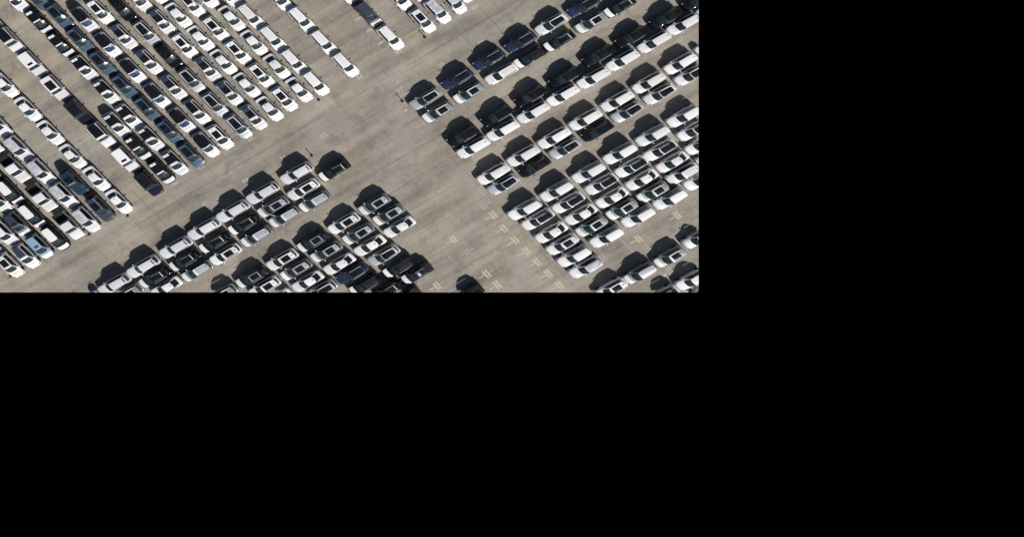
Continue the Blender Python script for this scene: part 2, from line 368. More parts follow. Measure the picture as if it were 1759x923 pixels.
def build_kind(kind):
    """local geometry (x forward, y left) of every part of one body shape"""
    k = KINDS[kind]; L, Wd, Hh = k['L'], k['W'], k['H']; hl = L/2; w0 = Wd/2
    box = kind in ('boxy', 'pickup')
    plan = [(-hl, .62), (-hl+.03, .74), (-hl+.09, .84), (-hl+.2, .92), (-hl+.5, .975), (-hl+1.1, 1.0), (hl-1.3, 1.0), (hl-.75, .995), (hl-.5, .975), (hl-.32, .935), (hl-.18, .865), (hl-.08, .755), (hl-.025, .62), (hl, .48)]
    if box: plan = [(-hl, .90), (-hl+.05, .96), (-hl+.2, .99), (-hl+.6, 1.0), (hl-.8, 1.0), (hl-.3, .965), (hl-.1, .92), (hl, .80)]
    top = [(-hl, k['deck']-.22), (-hl+.07, k['deck']-.04), (-hl+.3, k['deck']), (-hl+k['rr']+.1, k['belt']), (hl-k['cowl']-.05, k['belt']),
           (hl-k['cowl']+.15, k['hood']+.01), (hl-.6, k['hood']-.06), (hl-.25, k['hood']-.14), (hl-.07, k['hood']-.22), (hl, k['hood']-.36)]
    if kind == 'pickup':
        top = [(-hl, .70), (-hl+1.6, .74), (-hl+1.66, 1.10)] + top[4:]
    if box: top[-4:] = [(hl-.6, k['hood']-.02), (hl-.2, k['hood']-.06), (hl-.05, k['hood']-.13), (hl, k['hood']-.28)]
    hw = lambda x: w0*interp(plan, x)
    zt = lambda x: interp(top, x)
    xs = sorted(set([-hl, -hl+.03, -hl+.08, -hl+.18, -hl+.35, -hl+.6, -hl+1.0, -hl+1.5, -hl+1.6, -hl+1.67, -.3, .3, hl-k['cowl']-.05, hl-k['cowl']+.15, hl-.95, hl-.6, hl-.45, hl-.32, hl-.22, hl-.14, hl-.08, hl-.03, hl]))
    sec = [(0, 0), (.45, -.008), (.74, -.028), (.88, -.06), (.955, -.12), (.99, -.22)]
    out = {}
    V, F = [], []
    rows = []
    for x in xs:
        w, z = hw(x), zt(x); row = []
        half = [(f*w, z+dz) for f, dz in sec] + [(w, .60), (.985*w, .40), (.93*w, .22)]
        half[6] = (w, min(.60, z-.24))
        half[7] = (.985*w, min(.42, z-.30))
        full = [(-y, zz) for y, zz in reversed(half)] + half[1:]
        for y, zz in full: row.append(len(V)); V.append((x, y, zz))
        rows.append(row)
    for a, b in zip(rows, rows[1:]):
        for i in range(len(a)-1): F.append((a[i], b[i], b[i+1], a[i+1]))
    F.append(tuple(rows[0])); F.append(tuple(reversed(rows[-1])))
    for a, b in zip(rows, rows[1:]): F.append((a[-1], b[-1], b[0], a[0]))
    # cabin
    zb, zr = k['belt']-.03, Hh
    xbf, xtf = hl-k['cowl'], hl-k['rf']
    xbr, xtr = -hl+k['rb'], -hl+k['rr']
    wb, wt = w0*(.955 if box else .93), w0*(.84 if box else .675)
    bow, bowr = (.05, .03) if box else (.22, .12)
    if kind == 'sedan': wt = w0*.665
    if kind == 'mpv': wt = w0*.67
    if kind == 'van': wt = w0*.675
    def ring(f, inset=0.0):
        xf, xr, ww = lerp(xbf, xtf, f)-inset, lerp(xbr, xtr, f)+inset, lerp(wb, wt, f)-inset
        pts = []
        NF, NS = 8, 12
        for i in range(NF+1):
            t = 1-2*i/NF; pts.append((xf-lerp(bow, bow*.45, f)*abs(t)**2.2, ww*.965*t, 0))
        for i in range(1, NS):
            s = i/NS; x = lerp(xf-lerp(bow, bow*.45, f), xr+bowr, s)
            pts.append((x, -ww*(1-.035*(2*s-1)**4-(.0 if box else .10)*s**3), 0))
        for i in range(NF+1):
            t = -1+2*i/NF; pts.append((xr+bowr*abs(t)**2.4, ww*(.965 if box else .915)*t, 0))
        for i in range(1, NS):
            s = 1-i/NS; x = lerp(xf-lerp(bow, bow*.45, f), xr+bowr, s)
            pts.append((x, ww*(1-.035*(2*s-1)**4-(.0 if box else .10)*s**3), 0))
        return pts
    NF, NS = 8, 12
    fz = [(0, 0, zb), (.06, 0, lerp(zb, zr, .075)), (.5, 0, lerp(zb, zr, .64)), (.93, 0, lerp(zb, zr, .95)), (.97, .0, zr-.03), (1.0, .05, zr-.006)]
    rings = [[(x, y, z) for x, y, _ in ring(f, ins)] for f, ins, z in fz]
    base = len(V); n = len(rings[0])
    for r_ in rings: V += r_
    for i in range(len(rings)-1):
        for j in range(n):
            a = base+i*n+j; b = base+i*n+(j+1) % n
            F.append((a, a+n, b+n, b))
    F.append(tuple(base+(len(rings)-1)*n+j for j in reversed(range(n))))
    out['body'] = (V, F)
    cen = Vector(((xbf+xbr)/2, 0, 0))
    def patch(js, i0, i1, off, trim0=.0, trim1=.0):
        vv, ff = [], []
        m_ = len(js); g = i1-i0+1
        for i in range(i0, i1+1):
            for q, j in enumerate(js):
                p = Vector(rings[i][j % n])
                a = Vector(rings[i][(j+1) % n])-Vector(rings[i][(j-1) % n])
                u = Vector(rings[min(i+1, len(rings)-1)][j % n])-Vector(rings[max(i-1, 0)][j % n])
                nr = u.cross(a); nr.normalize()
                if nr.dot(p-Vector((p.x*.5, 0, zb))) < 0: nr = -nr
                vv.append(p+nr*off)
        for i in range(g-1):
            for q in range(m_-1):
                a = i*m_+q; ff.append((a, a+m_, a+m_+1, a+1))
        return vv, ff
    out['windshield'] = patch(list(range(0, NF+1))[0:NF+1], 1, 3, .012)
    fix = []
    wv, wf = out['windshield']
    # pull the glass in from the pillars
    wv = [Vector((v.x, v.y*.945, v.z)) for v in wv]; out['windshield'] = (wv, wf)
    rs = NF+NS
    rv, rf_ = patch(list(range(rs, rs+NF+1)), 1, 3, .012)
    out['rear_window'] = ([Vector((v.x, v.y*.90, v.z)) for v in rv], rf_)
    out['side_window'] = patch(list(range(NF+1, NF+NS)), 1, 4, .010)
    sv, sf = patch(list(range(rs+NF+1, rs+NF+NS)), 1, 4, .010)
    out['side_window2'] = (sv, sf)
    # roof panel and things on it
    def roofz(x, y):
        t = (y/wt)
        e = max(0, (abs((x-(xtf+xtr)/2)/((xtf-xtr)/2))))
        return zr + .035*(1-t*t) - .02*e**3 + .004
    def rpatch(x0, x1, f0, f1, dz, nx=8, ny=6, corner=.0, rearf=None):
        vv, ff = [], []
        for i in range(nx+1):
            s = i/nx; x = lerp(x0, x1, s)
            ff1 = lerp(rearf if rearf else f1, f1, s); ff0 = lerp(-rearf if rearf and f0 < 0 else f0, f0, s)
            for j in range(ny+1):
                t = lerp(ff0, ff1, j/ny); xx = x
                if corner:
                    if i == nx: xx = x - corner*abs(t/f1)**3
                    if i == 0: xx = x + corner*abs(t/f1)**3
                vv.append(Vector((xx, t*wt, roofz(xx, t*wt)+dz)))
        m_ = ny+1
        for i in range(nx):
            for j in range(ny): a = i*m_+j; ff.append((a, a+m_, a+m_+1, a+1))
        # thin skirt so that the panel has depth
        ring_ = [j for j in range(m_)] + [i*m_+ny for i in range(1, nx+1)] + [nx*m_+j for j in range(ny-1, -1, -1)] + [i*m_ for i in range(nx-1, 0, -1)]
        b0 = len(vv)
        for q in ring_: vv.append(vv[q]-Vector((0, 0, .022)))
        for q in range(len(ring_)):
            q2 = (q+1) % len(ring_); ff.append((ring_[q2], ring_[q], b0+q, b0+q2))
        return vv, ff
    xa, xz = xtf-.07, xtr+.05
    LR = xa-xz
    cb = bow*.5
    out['roof'] = rpatch(xz, xa, -.93, .93, 0, corner=cb, rearf=.85)
    out['pano'] = rpatch(xz+LR*.31, xa-.21, -.73, .73, .012)
    out['pano_frame'] = rpatch(xz+LR*.25, xa-.08, -.86, .86, .006)
    out['small_sunroof'] = rpatch(xa-.62, xa-.24, -.5, .5, .012)
    out['glass_roof'] = rpatch(xz+.27, xa+.055, -.84, .84, .010, corner=.10, rearf=.66)
    out['big_glass'] = rpatch(xz+.42, xa-.06, -.78, .78, .010, rearf=.74)
    out['front_bar'] = rpatch(xa-.27, xa-.03, -.88, .88, .014, nx=2)
    out['rear_patch'] = rpatch(xz+.10, xz+.52, -.80, .62, .014, nx=2)
    out['rear_panel'] = rpatch(xz+.0, xz+.62, -.9, .9, .008, nx=3)
    out['rear_slot'] = rpatch(xz+.16, xz+.34, -.62, .62, .012, nx=2)
    out['trim_bar'] = rpatch(xz+LR*.25, xz+LR*.30, -.80, .80, .016, nx=2)
    for q in range(5):
        f = -.62+.31*q
        out['roof_rib%d' % q] = rpatch(xz+.25, xa-.22, f-.045, f+.045, .018, ny=2)
    def bar(x0, x1, f, wdt, h, dz=.0, nx=6):
        vv, ff = [], []
        for i in range(nx+1):
            x = lerp(x0, x1, i/nx)
            y = f*wt*(1-.03*((2*i/nx-1)**4)-.10*(1-i/nx)**3)
            z = roofz(x, y)+dz
            for (dy, dz2) in ((-wdt/2, 0), (-wdt/2*.7, h), (wdt/2*.7, h), (wdt/2, 0)): vv.append(Vector((x, y+dy, z-.03+dz2)))
        for i in range(nx):
            for j in range(3): a = i*4+j; ff.append((a, a+4, a+5, a+1))
        ff += [(0,1,2,3), (nx*4+3, nx*4+2, nx*4+1, nx*4)]
        return vv, ff
    out['roof_rail'] = bar(xz+.08, xa-.12, .965, .075, .085)
    out['roof_rail2'] = bar(xz+.08, xa-.12, -.965, .075, .085)
    out['trim_rail'] = bar(xz+LR*.25, xa-.12, .78, .05, .05, .006)
    out['trim_rail2'] = bar(xz+LR*.25, xa-.12, -.78, .05, .05, .006)
    # bright strip under the side windows
    for nm, sg in (('window_trim', 1), ('window_trim2', -1)):
        js = list(range(NF+2, NF+NS-1)) if sg < 0 else list(range(rs+NF+2, rs+NF+NS-1))
        vv, ff = [], []
        for j in js:
            q = Vector(rings[0][j % n])
            y0 = q.y+sg*.035
            for (dy, dz) in ((0, -.02), (0, .03), (sg*.022, .025), (sg*.022, -.02)): vv.append(Vector((q.x, y0+dy, q.z+.01+dz)))
        for i in range(len(js)-1):
            for c_ in range(4): a = i*4+c_; b_ = i*4+(c_+1) % 4; ff.append((a, a+4, b_+4, b_))
        ff += [(0, 1, 2, 3), tuple(len(vv)-4+c_ for c_ in (3, 2, 1, 0))]
        out[nm] = (vv, ff)
    xan = xz+(.30 if kind != 'coupe' else .22)
    za = roofz(xan, 0)+.008
    out['antenna_fin'] = ([Vector(p_) for p_ in ((xan-.10, -.045, za), (xan-.10, .045, za), (xan+.10, -.03, za), (xan+.10, .03, za), (xan-.09, -.02, za+.07), (xan-.09, .02, za+.07), (xan-.02, -.02, za+.06), (xan-.02, .02, za+.06))],
        [(0, 1, 5, 4), (1, 3, 7, 5), (3, 2, 6, 7), (2, 0, 4, 6), (4, 5, 7, 6), (0, 2, 3, 1)])
    # hood panel
    vv, ff = [], []
    xh0, xh1 = hl-k['cowl']+.16, hl-.16
    nx, ny = 8, 8
    for i in range(nx+1):
        x = lerp(xh0, xh1, i/nx); 
        for j in range(ny+1):
            t = (-1+2*j/ny); f = .87*t
            xx = x + (bow*.75*(1-abs(t)**2.4) if i == 0 else 0) - (.14*abs(t)**3 if i == nx else 0)
            w = hw(xx); dz = interp([(0, 0), (.45, -.008), (.74, -.028), (.88, -.06), (1, -.2)], abs(f))
            vv.append(Vector((xx, f*w, zt(xx)+dz+.012)))
    for i in range(nx):
        for j in range(ny): a = i*(ny+1)+j; ff.append((a, a+ny+1, a+ny+2, a+1))
    out['hood'] = (vv, ff)
    # mirrors, wheels, lamps
    def blob(cx, cy, cz, sx, sy, sz, nu=8, nv=5):
        vv, ff = [], []
        for i in range(nv+1):
            ph = math.pi*i/nv
            for j in range(nu):
                th = 2*math.pi*j/nu
                vv.append(Vector((cx+sx*math.sin(ph)*math.cos(th), cy+sy*math.sin(ph)*math.sin(th), cz+sz*math.cos(ph))))
        for i in range(nv):
            for j in range(nu): ff.append((i*nu+j, (i+1)*nu+j, (i+1)*nu+(j+1) % nu, i*nu+(j+1) % nu))
        return vv, ff
    xm = xbf-.32
    out['mirror'] = blob(xm, w0+.10, k['belt']+.05, .09, .15, .09)
    out['mirror2'] = blob(xm, -w0-.10, k['belt']+.05, .09, .15, .09)
    def wheel(x, y):
        vv, ff = [], []; N = 14; r, wd = (.36 if k['H'] > 1.5 else .33), .12
        for (rr_, yy) in ((r*.6, -wd), (r*.93, -wd), (r, -wd*.7), (r, wd*.7), (r*.93, wd), (r*.6, wd)):
            for i in range(N): a = 2*math.pi*i/N; vv.append(Vector((x+rr_*math.cos(a), y+yy, r+rr_*math.sin(a))))
        for q in range(5):
            for i in range(N): ff.append((q*N+i, q*N+(i+1) % N, (q+1)*N+(i+1) % N, (q+1)*N+i))
        ff.append(tuple(range(N))); ff.append(tuple(5*N+i for i in reversed(range(N))))
        return vv, ff
    for q, (x, s) in enumerate(((hl-.92, 1), (hl-.92, -1), (-hl+.88, 1), (-hl+.88, -1))):
        out['wheel%d' % q] = wheel(x, s*(w0-.105))
    zl = k['hood']-.20
    for q, s in enumerate((1, -1)):
        out['headlight%d' % q] = blob(hl-.27, s*w0*.76, zl+.02, .17, .10, .05)
        out['tail_light%d' % q] = blob(-hl+.11, s*w0*.80, .80, .09, .13, .10)
    out['grille'] = ([Vector((hl+.012, y, z)) for z in (k['hood']-.56, k['hood']-.36) for y in (-.5, 0, .5)], [(0,1,4,3), (1,2,5,4)])
    if kind == 'pickup':
        def slab(x0, x1, y0, y1, z0, z1):
            c = [Vector((x, y, z)) for x in (x0, x1) for y in (y0, y1) for z in (z0, z1)]
            return c, [(0,1,3,2), (4,6,7,5), (0,4,5,1), (2,3,7,6), (1,5,7,3), (0,2,6,4)]
        out['bed_side'] = slab(-hl+.04, -hl+1.62, w0-.13, w0-.02, .70, 1.10)
        out['bed_side2'] = slab(-hl+.04, -hl+1.62, -w0+.02, -w0+.13, .70, 1.10)
        out['tailgate'] = slab(-hl-.01, -hl+.09, -w0+.14, w0-.14, .55, 1.09)
        out['bed_floor'] = ([Vector((x, y, .765)) for x in (-hl+.1, -hl+1.58) for y in (-w0+.15, w0-.15)], [(0,1,3,2)])
    out['_ws'] = hl-(k['cowl']+k['rf'])/2
    return out
GEO = {k: build_kind(k) for k in KINDS}

# image headings and the yard's compression give each block's cars their plan shape
def heading(d):
    th_i = math.atan2(d.y, d.x); t = Vector((d.x, d.y/SQ)); th_t = math.atan2(t.y, t.x)
    Rt = Matrix.Rotation(th_t, 2); Ri = Matrix.Rotation(-th_i, 2)
    return th_i, Ri @ Matrix(((1, 0), (0, SQ))) @ Rt
HEAD = {'A': heading(D1), 'B': heading(D2)}

BASE = ['body', 'windshield', 'rear_window', 'side_window', 'side_window2', 'mirror', 'mirror2', 'wheel0', 'wheel1', 'wheel2', 'wheel3',
        'headlight0', 'headlight1', 'tail_light0', 'tail_light1', 'grille', 'hood', 'roof']
# style: kind, body, roof, hood, mirrors, extras {part: material}, description, category
def rails(m): return {'roof_rail': m, 'roof_rail2': m}
def trims(m): return {'trim_rail': m, 'trim_rail2': m}
RIBS = lambda m: {'roof_rib%d' % q: m for q in range(5)}
ST = {
 'sedan_w':  ('sedan', 'white', 'white', 'white', 'white', {}, 'white sedan, black rear window', 'car'),
 'box_blk':  ('boxy', 'white', 'roofblack', 'white', 'trim', {'front_bar': 'white', **rails('white')}, 'boxy white SUV with black roof', 'car'),
 'box_sm':   ('boxy', 'white', 'white', 'white', 'white', {'small_sunroof': 'sunglass'}, 'boxy white SUV with small sunroof', 'car'),
 'box_pano': ('boxy', 'white', 'white', 'white', 'white', {'pano': 'sunglass'}, 'boxy white SUV with large sunroof', 'car'),
 'box_dk':   ('boxy', 'ink', 'ink', 'ink', 'trim', {'pano': 'sunglass', **rails('slate')}, 'boxy dark navy SUV', 'car'),
 'two':      ('suv', 'white', 'roofblack', 'pearl', 'trim', {'front_bar': 'white', 'rear_patch': 'white', **rails('roofblack'), 'rear_panel': 'roofblack'}, 'white SUV with patched black roof', 'car'),
 'two_blk':  ('suv', 'black', 'roofblack', 'pearl', 'trim', {'front_bar': 'white', 'rear_patch': 'white', **rails('roofblack')}, 'black SUV with patched roof', 'car'),
 'blue':     ('suv', 'steel', 'steel', 'steel', 'steel', {'big_glass': 'sunglass', **rails('steel')}, 'steel blue glass roofed SUV', 'car'),
 'w_black':  ('van', 'white', 'roofblack', 'white', 'trim', {'windshield': 'blueglass', **rails('roofblack')}, 'white SUV, all black roof', 'car'),
 'w_pano':   ('suv', 'white', 'white', 'white', 'white', {'pano': 'sunglass', **rails('white')}, 'white SUV with black sunroof', 'car'),
 'w_navy':   ('suv', 'white', 'slate', 'pearl', 'trim', {'pano': 'sunglass', 'front_bar': 'white', **rails('white')}, 'white SUV with navy roof', 'car'),
 'w_bar':    ('suv', 'white', 'roofblack', 'white', 'trim', {'front_bar': 'white', **rails('white')}, 'white SUV with barred roof', 'car'),
 'blk':      ('suv', 'black', 'black', 'black', 'black', {'pano': 'sunglass', **rails('trim')}, 'all black SUV', 'car'),
 'slv_glass':('suv', 'silver', 'silver', 'silver', 'silver', {'glass_roof': 'sunglass', **rails('white')}, 'silver glass roofed SUV', 'car'),
 'wht_glass':('suv', 'pearl', 'pearl', 'pearl', 'pearl', {'glass_roof': 'sunglass', **rails('white')}, 'pearl white glass roofed SUV', 'car'),
 'navy_glass':('suv', 'navy', 'navy', 'navy', 'navy', {'glass_roof': 'sunglass', **rails('chrome')}, 'navy glass roofed SUV', 'car'),
 'w_coupe':  ('coupe', 'white', 'white', 'white', 'trim', {}, 'white hatchback, black rear window', 'car'),
 'w_rib':    ('van', 'white', 'white', 'white', 'trim', {**RIBS('pearl'), **rails('white')}, 'white estate car with ribbed roof', 'car'),
 'w_plain':  ('van', 'white', 'white', 'white', 'white', {**rails('white')}, 'plain white estate car', 'car'),
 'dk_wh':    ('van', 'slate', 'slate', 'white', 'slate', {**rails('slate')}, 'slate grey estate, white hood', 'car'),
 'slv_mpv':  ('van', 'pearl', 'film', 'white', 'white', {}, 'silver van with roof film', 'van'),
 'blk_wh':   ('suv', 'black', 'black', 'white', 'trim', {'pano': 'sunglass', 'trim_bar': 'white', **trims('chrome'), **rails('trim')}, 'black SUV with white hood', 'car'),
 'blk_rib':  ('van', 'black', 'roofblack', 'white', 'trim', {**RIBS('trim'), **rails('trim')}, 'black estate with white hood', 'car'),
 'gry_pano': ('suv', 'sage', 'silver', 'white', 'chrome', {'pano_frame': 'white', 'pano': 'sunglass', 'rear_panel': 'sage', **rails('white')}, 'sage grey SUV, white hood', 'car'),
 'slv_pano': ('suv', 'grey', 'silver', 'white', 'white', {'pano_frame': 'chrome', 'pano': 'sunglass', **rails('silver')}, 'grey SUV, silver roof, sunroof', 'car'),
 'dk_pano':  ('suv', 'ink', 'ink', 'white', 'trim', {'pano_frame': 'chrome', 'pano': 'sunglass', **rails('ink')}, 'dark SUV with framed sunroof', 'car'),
 'w_silver': ('suv', 'grey', 'silver', 'white', 'white', {'front_bar': 'white', **rails('white')}, 'grey roofed SUV, white hood', 'car'),
 'van_w':    ('van', 'white', 'white', 'white', 'white', {}, 'white van with plain roof', 'van'),
 'van_slot': ('mpv', 'pearl', 'pearl', 'pearl', 'pearl', {'rear_slot': 'sunglass'}, 'white van with roof slot', 'van'),
 'mpv_w':    ('mpv', 'pearl', 'white', 'white', 'white', {'side_window': 'grey', 'side_window2': 'grey'}, 'large pearl white van', 'van'),
 'mpv_film': ('mpv', 'pearl', 'film', 'white', 'white', {}, 'large white van with crinkled film', 'van'),
 'blk_rail': ('suv', 'white', 'roofblack', 'white', 'trim', {**trims('chrome')}, 'white SUV, silver roof rails', 'car'),
 'pickup_w': ('pickup', 'white', 'white', 'white', 'trim', {'bed_side': 'grey', 'bed_side2': 'trim', 'tailgate': 'trim', 'bed_floor': 'bed'}, 'white pickup, open black bed', 'pickup'),  # shade put into the bed wall colours: one side grey, the rest black
 'film':     ('mpv', 'pearl', 'film', 'white', 'white', {}, 'white van with silver film', 'van'),
 'teal':     ('mpv', 'teal', 'teal', 'teal', 'teal', {'pano': 'sunglass', 'front_bar': 'sage', **rails('trim')}, 'deep teal SUV', 'car'),
 'gry_navy': ('mpv', 'slate', 'slate', 'slate', 'slate', {'pano': 'sunglass', **rails('silver')}, 'slate navy SUV', 'car'),
 'w_whiterail': ('van', 'black', 'white', 'white', 'trim', {**rails('chrome')}, 'white roofed, black sided SUV', 'car'),
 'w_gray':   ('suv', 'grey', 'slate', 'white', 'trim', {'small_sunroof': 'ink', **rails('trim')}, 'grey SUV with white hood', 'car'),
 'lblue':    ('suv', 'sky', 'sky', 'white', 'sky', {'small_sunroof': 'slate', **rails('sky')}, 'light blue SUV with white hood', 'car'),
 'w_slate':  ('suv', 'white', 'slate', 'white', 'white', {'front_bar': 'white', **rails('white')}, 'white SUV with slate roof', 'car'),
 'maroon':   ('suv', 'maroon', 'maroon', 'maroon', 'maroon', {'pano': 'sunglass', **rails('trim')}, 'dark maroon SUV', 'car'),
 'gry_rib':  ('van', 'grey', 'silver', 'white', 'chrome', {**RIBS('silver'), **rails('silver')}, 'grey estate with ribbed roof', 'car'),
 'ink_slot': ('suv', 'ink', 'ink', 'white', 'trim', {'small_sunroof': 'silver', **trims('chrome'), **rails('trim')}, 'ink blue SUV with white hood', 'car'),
}
PART_NAME = {'side_window2': 'side_window', 'mirror2': 'mirror', 'roof_rail2': 'roof_rail', 'trim_rail': 'roof_trim', 'trim_rail2': 'roof_trim', 'trim_bar': 'roof_trim',
             'pano': 'sunroof', 'pano_frame': 'sunroof_frame', 'small_sunroof': 'sunroof', 'glass_roof': 'glass_roof', 'big_glass': 'glass_roof', 'front_bar': 'roof_bar',
             'rear_patch': 'roof_patch', 'rear_panel': 'rear_roof_panel', 'rear_slot': 'roof_slot', 'bed_side2': 'bed_side'}
for k_ in ('van_w', 'w_coupe', 'w_rib', 'slv_pano', 'two', 'two_blk', 'w_plain', 'w_silver', 'gry_rib', 'sedan_w', 'w_pano'): ST[k_][5]['antenna_fin'] = 'trim'
for k_ in ('blk', 'navy_glass', 'slv_glass', 'wht_glass', 'blk_wh', 'dk_pano', 'blk_rib', 'w_black', 'ink_slot'): ST[k_][5].update(window_trim='strip', window_trim2='strip')
def pname(k):
    if k in PART_NAME: return PART_NAME[k]
    return k.rstrip('0123456789')
FIXED = {'windshield': 'glass', 'rear_window': 'sideglass', 'side_window': 'sideglass', 'side_window2': 'sideglass', 'grille': 'trim'}
MESHES = {}
def car_mesh(block, kind, part, mat):
    key = (block, kind, part, mat)
    if key not in MESHES:
        V, F = GEO[kind][part]; A = HEAD[block][1]
        vs = []
        for v in V:
            q = A @ Vector((v[0], v[1])); vs.append((q.x, q.y, v[2]))
        me = mesh_from(pname(part), vs, F, M[mat], True, 40)
        bm = bmesh.new(); bm.from_mesh(me)
        if part not in ('windshield', 'rear_window', 'side_window', 'side_window2', 'hood', 'grille', 'bed_floor'): bmesh.ops.recalc_face_normals(bm, faces=bm.faces)
        else:
            tot = sum((f.normal.z if part in ('hood', 'bed_floor', 'windshield', 'rear_window') else 0) for f in bm.faces)
            if part.startswith('side'): tot = sum(f.normal.dot(Vector((0, f.calc_center_median().y, .3))) for f in bm.faces)
            if part == 'grille': tot = sum(f.normal.x for f in bm.faces)
            if tot < 0: bmesh.ops.reverse_faces(bm, faces=bm.faces)
        bm.to_mesh(me); bm.free()
        MESHES[key] = me
    return MESHES[key]
NAMES = {'car': 'parked_car', 'van': 'parked_van', 'pickup': 'parked_pickup'}
ORD = ['first', 'second', 'third', 'fourth', 'fifth', 'sixth', 'seventh', 'eighth', 'ninth', 'tenth']
ncars = 0
EDGE = ((Vector((EX1, 0, 0)), Vector((1/EX1, 0, 1/H)).normalized()), (Vector((0, EY0, 0)), Vector((0, 1/EY0, 1/H)).normalized()))
OPEN = ('windshield', 'rear_window', 'side_window', 'side_window2', 'hood', 'grille', 'bed_floor')
def trimmed(me, mw, part):
    """the portion of a part that lies inside the yard shown, with the cut closed"""
    bm = bmesh.new(); bm.from_mesh(me); bm.transform(mw)
    for co_, no_ in EDGE:
        r_ = bmesh.ops.bisect_plane(bm, geom=bm.verts[:]+bm.edges[:]+bm.faces[:], plane_co=co_, plane_no=no_, clear_outer=True)
        ed = [e for e in r_['geom_cut'] if isinstance(e, bmesh.types.BMEdge) and e.is_boundary]
        if part not in OPEN and ed: bmesh.ops.triangle_fill(bm, edges=ed, use_beauty=True)
    if not bm.faces: bm.free(); return None
    bm.transform(mw.inverted()); me2 = me.copy(); bm.to_mesh(me2); bm.free()
    return me2
def place_car(block, style, px, py, label, group):
    """the windscreen's middle is seen at photograph pixel (px, py)"""
    global ncars
    kind, body, roof, hood, mir, extra, desc, cat = ST[style]
    g = GEO[kind]; th, A = HEAD[block]
    ws = A @ Vector((g['_ws'], 0))
    dth = R(random.uniform(-.5, .5))
    ws = Matrix.Rotation(th+dth, 2) @ ws
    p = P(px, py).xy * (1 - 1.30/H) - ws
    o = bpy.data.objects.new(NAMES[cat], None); COL.objects.link(o)
    o.empty_display_size = .5
    o.location = (p.x, p.y, 0); o.rotation_euler = (0, 0, th+dth)
    o['label'] = label; o['category'] = cat; o['group'] = group
    parts = {}
    for q in BASE:
        if q in FIXED: parts[q] = FIXED[q]
        elif q.startswith('wheel'): parts[q] = 'rubber'
        elif q.startswith('headlight'): parts[q] = 'lamp'
        elif q.startswith('tail_light'): parts[q] = 'tail'
        elif q.startswith('mirror'): parts[q] = mir
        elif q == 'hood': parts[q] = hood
        elif q == 'roof': parts[q] = roof
        else: parts[q] = body
    parts.update(extra)
    ro = None
    near = p.x > EX1-3.5 or p.y < EY0+3.5
    mw = Matrix.Translation((p.x, p.y, 0)) @ Matrix.Rotation(th+dth, 4, 'Z')
    for q, m in parts.items():
        on_roof = q in extra and not q.startswith(('bed', 'tail', 'wind', 'side'))
        me = car_mesh(block, kind, q, m)
        if near:
            me = trimmed(me, mw, q)
            if me is None: continue
        c = link(pname(q), me, ro if on_roof and ro else o)
        if q == 'roof': ro = c
    ncars += 1
    if not 4 <= len(label.split()) <= 16: print('LONG', label)
    return o
FROM = {'lane': 'from the lane', 'open': 'from the front'}
def row(block, phrase, where, cars):
    """cars in order from the end that 'where' names; each as (style, x, y)"""
    for i, (st, x, y) in enumerate(cars):
        d = ST[st][6]
        if len(cars) == 1: lab = '%s, %s' % (d, phrase)
        else: lab = '%s, %s %s in %s' % (d, ORD[i], where, phrase)
        place_car(block, st, x, y, lab, 'cars in '+phrase)

# upper block, every column listed from the lane end
ln = 'from the lane'
row('A', 'the white sedan column', ln, [('sedan_w',207.5,353), ('sedan_w',168.6,313.4), ('sedan_w',127.6,274.5), ('sedan_w',89,233.8), ('sedan_w',50.2,192.9), ('sedan_w',10.2,151.3)])
row('A', 'the boxy SUV column', ln, [('box_dk',260,321.6), ('box_sm',220.5,280.7), ('box_blk',178.8,238), ('box_dk',139.3,198.4), ('box_pano',99,156.7), ('box_sm',60,115.4), ('box_blk',21.2,74.4), ('box_blk',-19,33)])
row('A', 'the short patched roof column', ln, [('two_blk',281.9,301.8), ('two_blk',241,260.2), ('two',204,220.2)])
row('A', 'the long patched roof column', ln, [('two',304.4,286.1), ('two',262.8,244), ('two',224.6,205.9), ('two',186.3,163.5), ('two',148,122), ('two_blk',108.5,81.9), ('two_blk',70.3,41.6), ('two',28.7,2.7)])
row('A', 'the steel blue column', ln, [('blue',332.4,272.5), ('blue',295.6,232.5), ('blue',256.7,192.9), ('blue',217.7,154.7), ('blue',179.5,114), ('blue',141.3,73.7), ('blue',105.8,33), ('blue',67,1)])
row('A', 'the black roofed column', ln, [('w_black',359,256), ('w_black',317.4,213.4), ('w_black',275,171), ('w_black',232.5,127.5), ('w_black',189.8,83.3), ('w_black',150.2,39.6)])
row('A', 'the barred roof column', ln, [('w_pano',383,242), ('w_bar',343.3,198.4), ('w_navy',302.4,156), ('w_navy',260,112), ('w_navy',216.4,68.3), ('w_pano',176,25.3)])
row('A', 'the black and silver column', ln, [('slv_glass',415,223.6), ('slv_glass',374,185.4), ('slv_glass',333.8,143.7), ('blk',294.2,101.7), ('slv_glass',256,62), ('blk',215,20.5)])
row('A', 'the navy roof column', ln, [('w_navy',441,207.9), ('w_navy',399.5,166), ('w_navy',361.5,124.5), ('w_pano',321.5,84), ('w_navy',282.6,43), ('w_pano',242.3,3.4)])
row('A', 'the hatchback column beside navy roofs', ln, [('w_coupe',469,193), ('w_coupe',429.4,152), ('w_coupe',389,112), ('w_coupe',349.5,71), ('w_coupe',311.3,31.4), ('w_coupe',270,-11)])
row('A', 'the white sunroof column', ln, [('w_pano',493.5,175.8), ('w_pano',454,135), ('w_pano',413.7,94.9), ('w_pano',375.4,54), ('w_pano',333.8,12.3)])
row('A', 'the hatchback column beside ribbed roofs', ln, [('w_coupe',519.5,160), ('w_coupe',481,119.5), ('w_coupe',441.6,78.5), ('w_coupe',403,36.5), ('w_pano',357,-3)])
